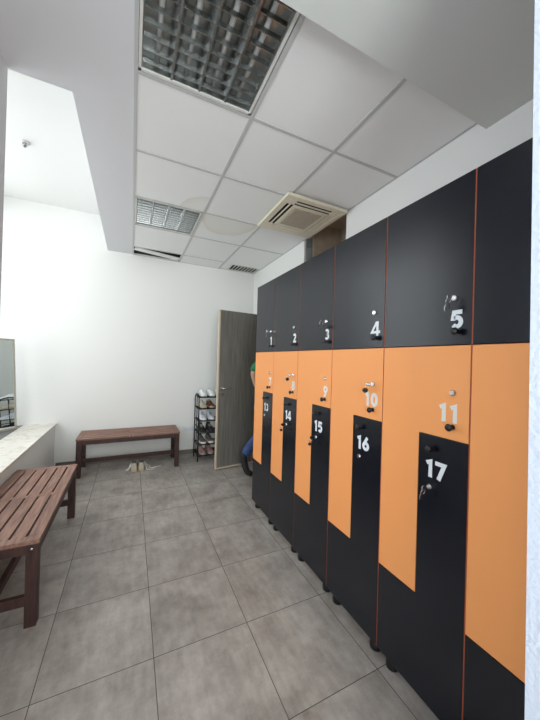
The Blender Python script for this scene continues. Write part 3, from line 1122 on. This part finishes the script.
# tile that has slipped out of the grid by the back wall
lt = MB().box(0.0, 0.63, -0.055, 0.055, 0, 0.014)
o = lt.build('ceiling_tile', M['tile'])
o.location = (0.000, 4.490, H - 0.002)
o.rotation_euler = (math.radians(0), math.radians(0.0), math.radians(15.0))
tag(o, 'white ceiling tile slipped askew beside a dark gap, next to the back wall', 'ceiling tile')

# sensor on the void ceiling
se = thing('ceiling_sensor', 'small white device on the high ceiling over the void', 'sensor', (-0.952, 3.464, HV))
MB().lathe((0, 0, 0), (0, 0, -1), [(0, 0.035), (0.012, 0.035), (0.02, 0.026)]).build('base', M['whitemetal'], se)
MB().lathe((0.0, -0.01, -0.018), (0.2, -0.5, -1), [(0, 0.018), (0.03, 0.02), (0.045, 0.012)]).build('sensor_head', M['aludark'], se)

# double socket low on the back wall
so = thing('wall_socket', 'white double power socket low on the back wall, right of the bench', 'socket', (0.85, YB, 0.405))
MB().box(-0.085, 0.085, -0.010, 0.0, -0.042, 0.042).build('cover_plate', M['socket'], so, 0.003)
for sx in (-0.041, 0.041):
    c = MB().lathe((sx, -0.0102, 0), (0, -1, 0), [(0, 0.024), (0.002, 0.024), (0.003, 0.021)], 24).build('outlet', M['socket'], so)
    hl = MB()
    for q in (-0.0095, 0.0095):
        hl.tube((sx + q, -0.0140, 0), (sx + q, -0.0130, 0), 0.0025, n=8)
    hl.build('socket_hole', M['dark'], c)

# mirror leaning in the corner behind the ledge
mA = Vector((-1.249, 4.566)); mB = Vector((-1.585, 4.125))
ang = math.atan2(mA.y - mB.y, mA.x - mB.x)
mirror_lean = -0.07
mr = thing('mirror', 'tall mirror with thin pale frame at the left edge, behind the stone ledge', 'mirror', (mB.x, mB.y, 0.593), ang)
mr.rotation_euler[0] = mirror_lean
ml = (mA - mB).length
fr = MB()
fr.box(0, 0.022, -0.004, 0.016, 0, 1.10); fr.box(ml - 0.022, ml, -0.004, 0.016, 0, 1.10)
fr.box(0.022, ml - 0.022, -0.004, 0.016, 0, 0.022); fr.box(0.022, ml - 0.022, -0.004, 0.016, 1.078, 1.10)
fr.build('frame', M['mirrorframe'], mr, 0.001)
MB().box(0.02, ml - 0.02, 0.0, 0.006, 0.02, 1.08).build('mirror_glass', M['mirror'], mr)


# ---------------------------------------------------------------- the person stepping through the doorway
def skin_obj(name, chains, material, parent, origin, sub=2, label=None):
    """chains: list of (root_index, verts[(x,y,z,r)], edges)"""
    verts, edges, rad, roots = [], [], [], []
    for root, vs, es in chains:
        b0 = len(verts)
        roots.append(b0 + root)
        for v in vs:
            verts.append((v[0] - origin[0], v[1] - origin[1], v[2] - origin[2])); rad.append(v[3:])
        edges += [(a + b0, b + b0) for a, b in es]
    me = bpy.data.meshes.new(name)
    me.from_pydata(verts, edges, [])
    o = bpy.data.objects.new(name, me)
    COL.objects.link(o)
    o.parent = parent
    me.materials.append(material)
    bm = bmesh.new(); bm.from_mesh(me)
    lay = bm.verts.layers.skin.verify()
    bm.verts.ensure_lookup_table()
    for i, v in enumerate(bm.verts):
        r = rad[i]
        v[lay].radius = (r[0], r[-1])
        v[lay].use_root = i in roots
    bm.to_mesh(me); bm.free()
    mo = o.modifiers.new('skin', 'SKIN'); mo.use_smooth_shade = True
    sb = o.modifiers.new('sub', 'SUBSURF'); sb.levels = sub; sb.render_levels = sub
    if label:
        o['label'] = label
    return o


def chain(vs):
    return (0, vs, [(i, i + 1) for i in range(len(vs) - 1)])


PO = (1.62, 3.50, 0.0)
pe = thing('person', 'person in green top and blue trousers behind the lockers, one heel raised', 'person', PO)
body = [(1.62, 3.50, 0.93, .125, .10), (1.625, 3.50, 1.10, .12, .095), (1.63, 3.50, 1.28, .135, .10), (1.63, 3.50, 1.42, .10, .08), (1.635, 3.50, 1.50, .050), (1.645, 3.50, 1.57, .062), (1.655, 3.50, 1.64, .085), (1.655, 3.50, 1.70, .075),
        # left arm (away from the lockers)
        (1.60, 3.63, 1.46, .060), (1.482, 3.655, 1.35, .046), (1.545, 3.67, 1.18, .040), (1.64, 3.69, 1.05, .034), (1.70, 3.68, 0.98, .026), (1.76, 3.68, 0.97, .030),
        # right arm
        (1.63, 3.36, 1.40, .060), (1.66, 3.34, 1.27, .046), (1.68, 3.33, 1.13, .040), (1.76, 3.33, 1.04, .034), (1.83, 3.35, 1.02, .026), (1.88, 3.36, 1.02, .030),
        # left leg trailing on its toes
        (1.62, 3.58, 0.86, .090), (1.60, 3.585, 0.68, .075), (1.575, 3.59, 0.50, .060), (1.475, 3.60, 0.40, .055), (1.352, 3.59, 0.27, .034), (1.365, 3.56, 0.14, .034), (1.395, 3.53, 0.050, .028), (1.440, 3.51, 0.032, .020),
        # right leg forward
        (1.63, 3.42, 0.86, .090), (1.70, 3.41, 0.66, .070), (1.745, 3.41, 0.50, .055), (1.74, 3.41, 0.30, .050), (1.725, 3.41, 0.10, .036), (1.79, 3.41, 0.045, .034), (1.86, 3.41, 0.035, .028)]
ed = [(0, 1), (1, 2), (2, 3), (3, 4), (4, 5), (5, 6), (6, 7), (3, 8), (8, 9), (9, 10), (10, 11), (11, 12), (12, 13),
      (3, 14), (14, 15), (15, 16), (16, 17), (17, 18), (18, 19),
      (0, 20), (20, 21), (21, 22), (22, 23), (23, 24), (24, 25), (25, 26), (26, 27),
      (0, 28), (28, 29), (29, 30), (30, 31), (31, 32), (32, 33), (33, 34)]
chs = [(0, body, ed)]
for (hx_, hy_, hz_) in ((1.77, 3.68, 0.97), (1.89, 3.36, 1.02)):
    for q, ln in ((-0.026, 0.055), (-0.009, 0.065), (0.009, 0.060), (0.026, 0.048)):
        chs.append(chain([(hx_ - 0.01, hy_ + q * 0.7, hz_, .009), (hx_ + ln * 0.5, hy_ + q, hz_ - 0.004, .0085), (hx_ + ln * 0.85, hy_ + q, hz_ - 0.022, .008), (hx_ + ln, hy_ + q, hz_ - 0.042, .007)]))
    chs.append(chain([(hx_ - 0.035, hy_ - 0.01, hz_, .011), (hx_ - 0.015, hy_ - 0.040, hz_ - 0.008, .010), (hx_ + 0.01, hy_ - 0.050, hz_ - 0.022, .009)]))
# nose
chs.append(chain([(1.715, 3.50, 1.645, .012), (1.742, 3.50, 1.632, .011), (1.738, 3.50, 1.62, .009)]))
for sy in (-1, 1):
    chs.append(chain([(1.65, 3.50 + sy * 0.075, 1.655, .012), (1.645, 3.50 + sy * 0.088, 1.65, .014), (1.65, 3.50 + sy * 0.080, 1.63, .010)]))
skin_obj('body', chs, M['skin'], pe, PO)
g_ = 0.014
def grow(ix, e):
    return [body[i][:3] + tuple(r + e for r in body[i][3:]) for i in ix]
top = grow([1, 2, 3], 0.014) + grow([8], 0.012) + [(1.520, 3.648, 1.44, .068)] + [(1.475, 3.657, 1.345, .062)] + grow([14], 0.012) + [(1.65, 3.345, 1.32, .060), (1.668, 3.335, 1.24, .060)] + [(1.62, 3.50, 0.98, .145, .115)]
skin_obj('green_top', [(0, top, [(0, 1), (1, 2), (2, 3), (3, 4), (4, 5), (2, 6), (6, 7), (7, 8), (0, 9)])], M['green'], pe, PO)
tr = [(1.62, 3.50, 0.95, .135, .11)] + grow([20, 21, 22, 23], 0.016) + [(1.358, 3.59, 0.255, .064)] + grow([28, 29, 30, 31], 0.016) + [(1.725, 3.41, 0.13, .056)]
skin_obj('trousers', [(0, tr, [(0, 1), (1, 2), (2, 3), (3, 4), (4, 5), (0, 6), (6, 7), (7, 8), (8, 9), (9, 10)])], M['blue'], pe, PO)
skin_obj('shoe', [chain([(1.350, 3.59, 0.310, .044), (1.362, 3.565, 0.17, .046), (1.394, 3.53, 0.062, .042), (1.460, 3.50, 0.036, .034, .036)])], M['shoe_black'], pe, PO)
skin_obj('shoe', [chain([(1.71, 3.41, 0.075, .048), (1.78, 3.41, 0.048, .044), (1.87, 3.41, 0.040, .036)])], M['shoe_black'], pe, PO)
skin_obj('hair', [chain([(1.615, 3.50, 1.62, .058), (1.630, 3.50, 1.70, .080), (1.665, 3.50, 1.73, .070)])], M['hair'], pe, PO)
for sy in (-1, 1):
    MB().lathe((1.728 - PO[0], 3.50 + sy * 0.030 - PO[1], 1.665), (1, 0, 0), [(0, 0.008), (0.004, 0.009), (0.008, 0.006)], 12).build('eye', M['blackplastic'], pe)
MB().box(1.722 - PO[0], 1.732 - PO[0], -0.022, 0.022, 1.588, 1.596).build('mouth', M['shoe_pink'], pe, 0.002)
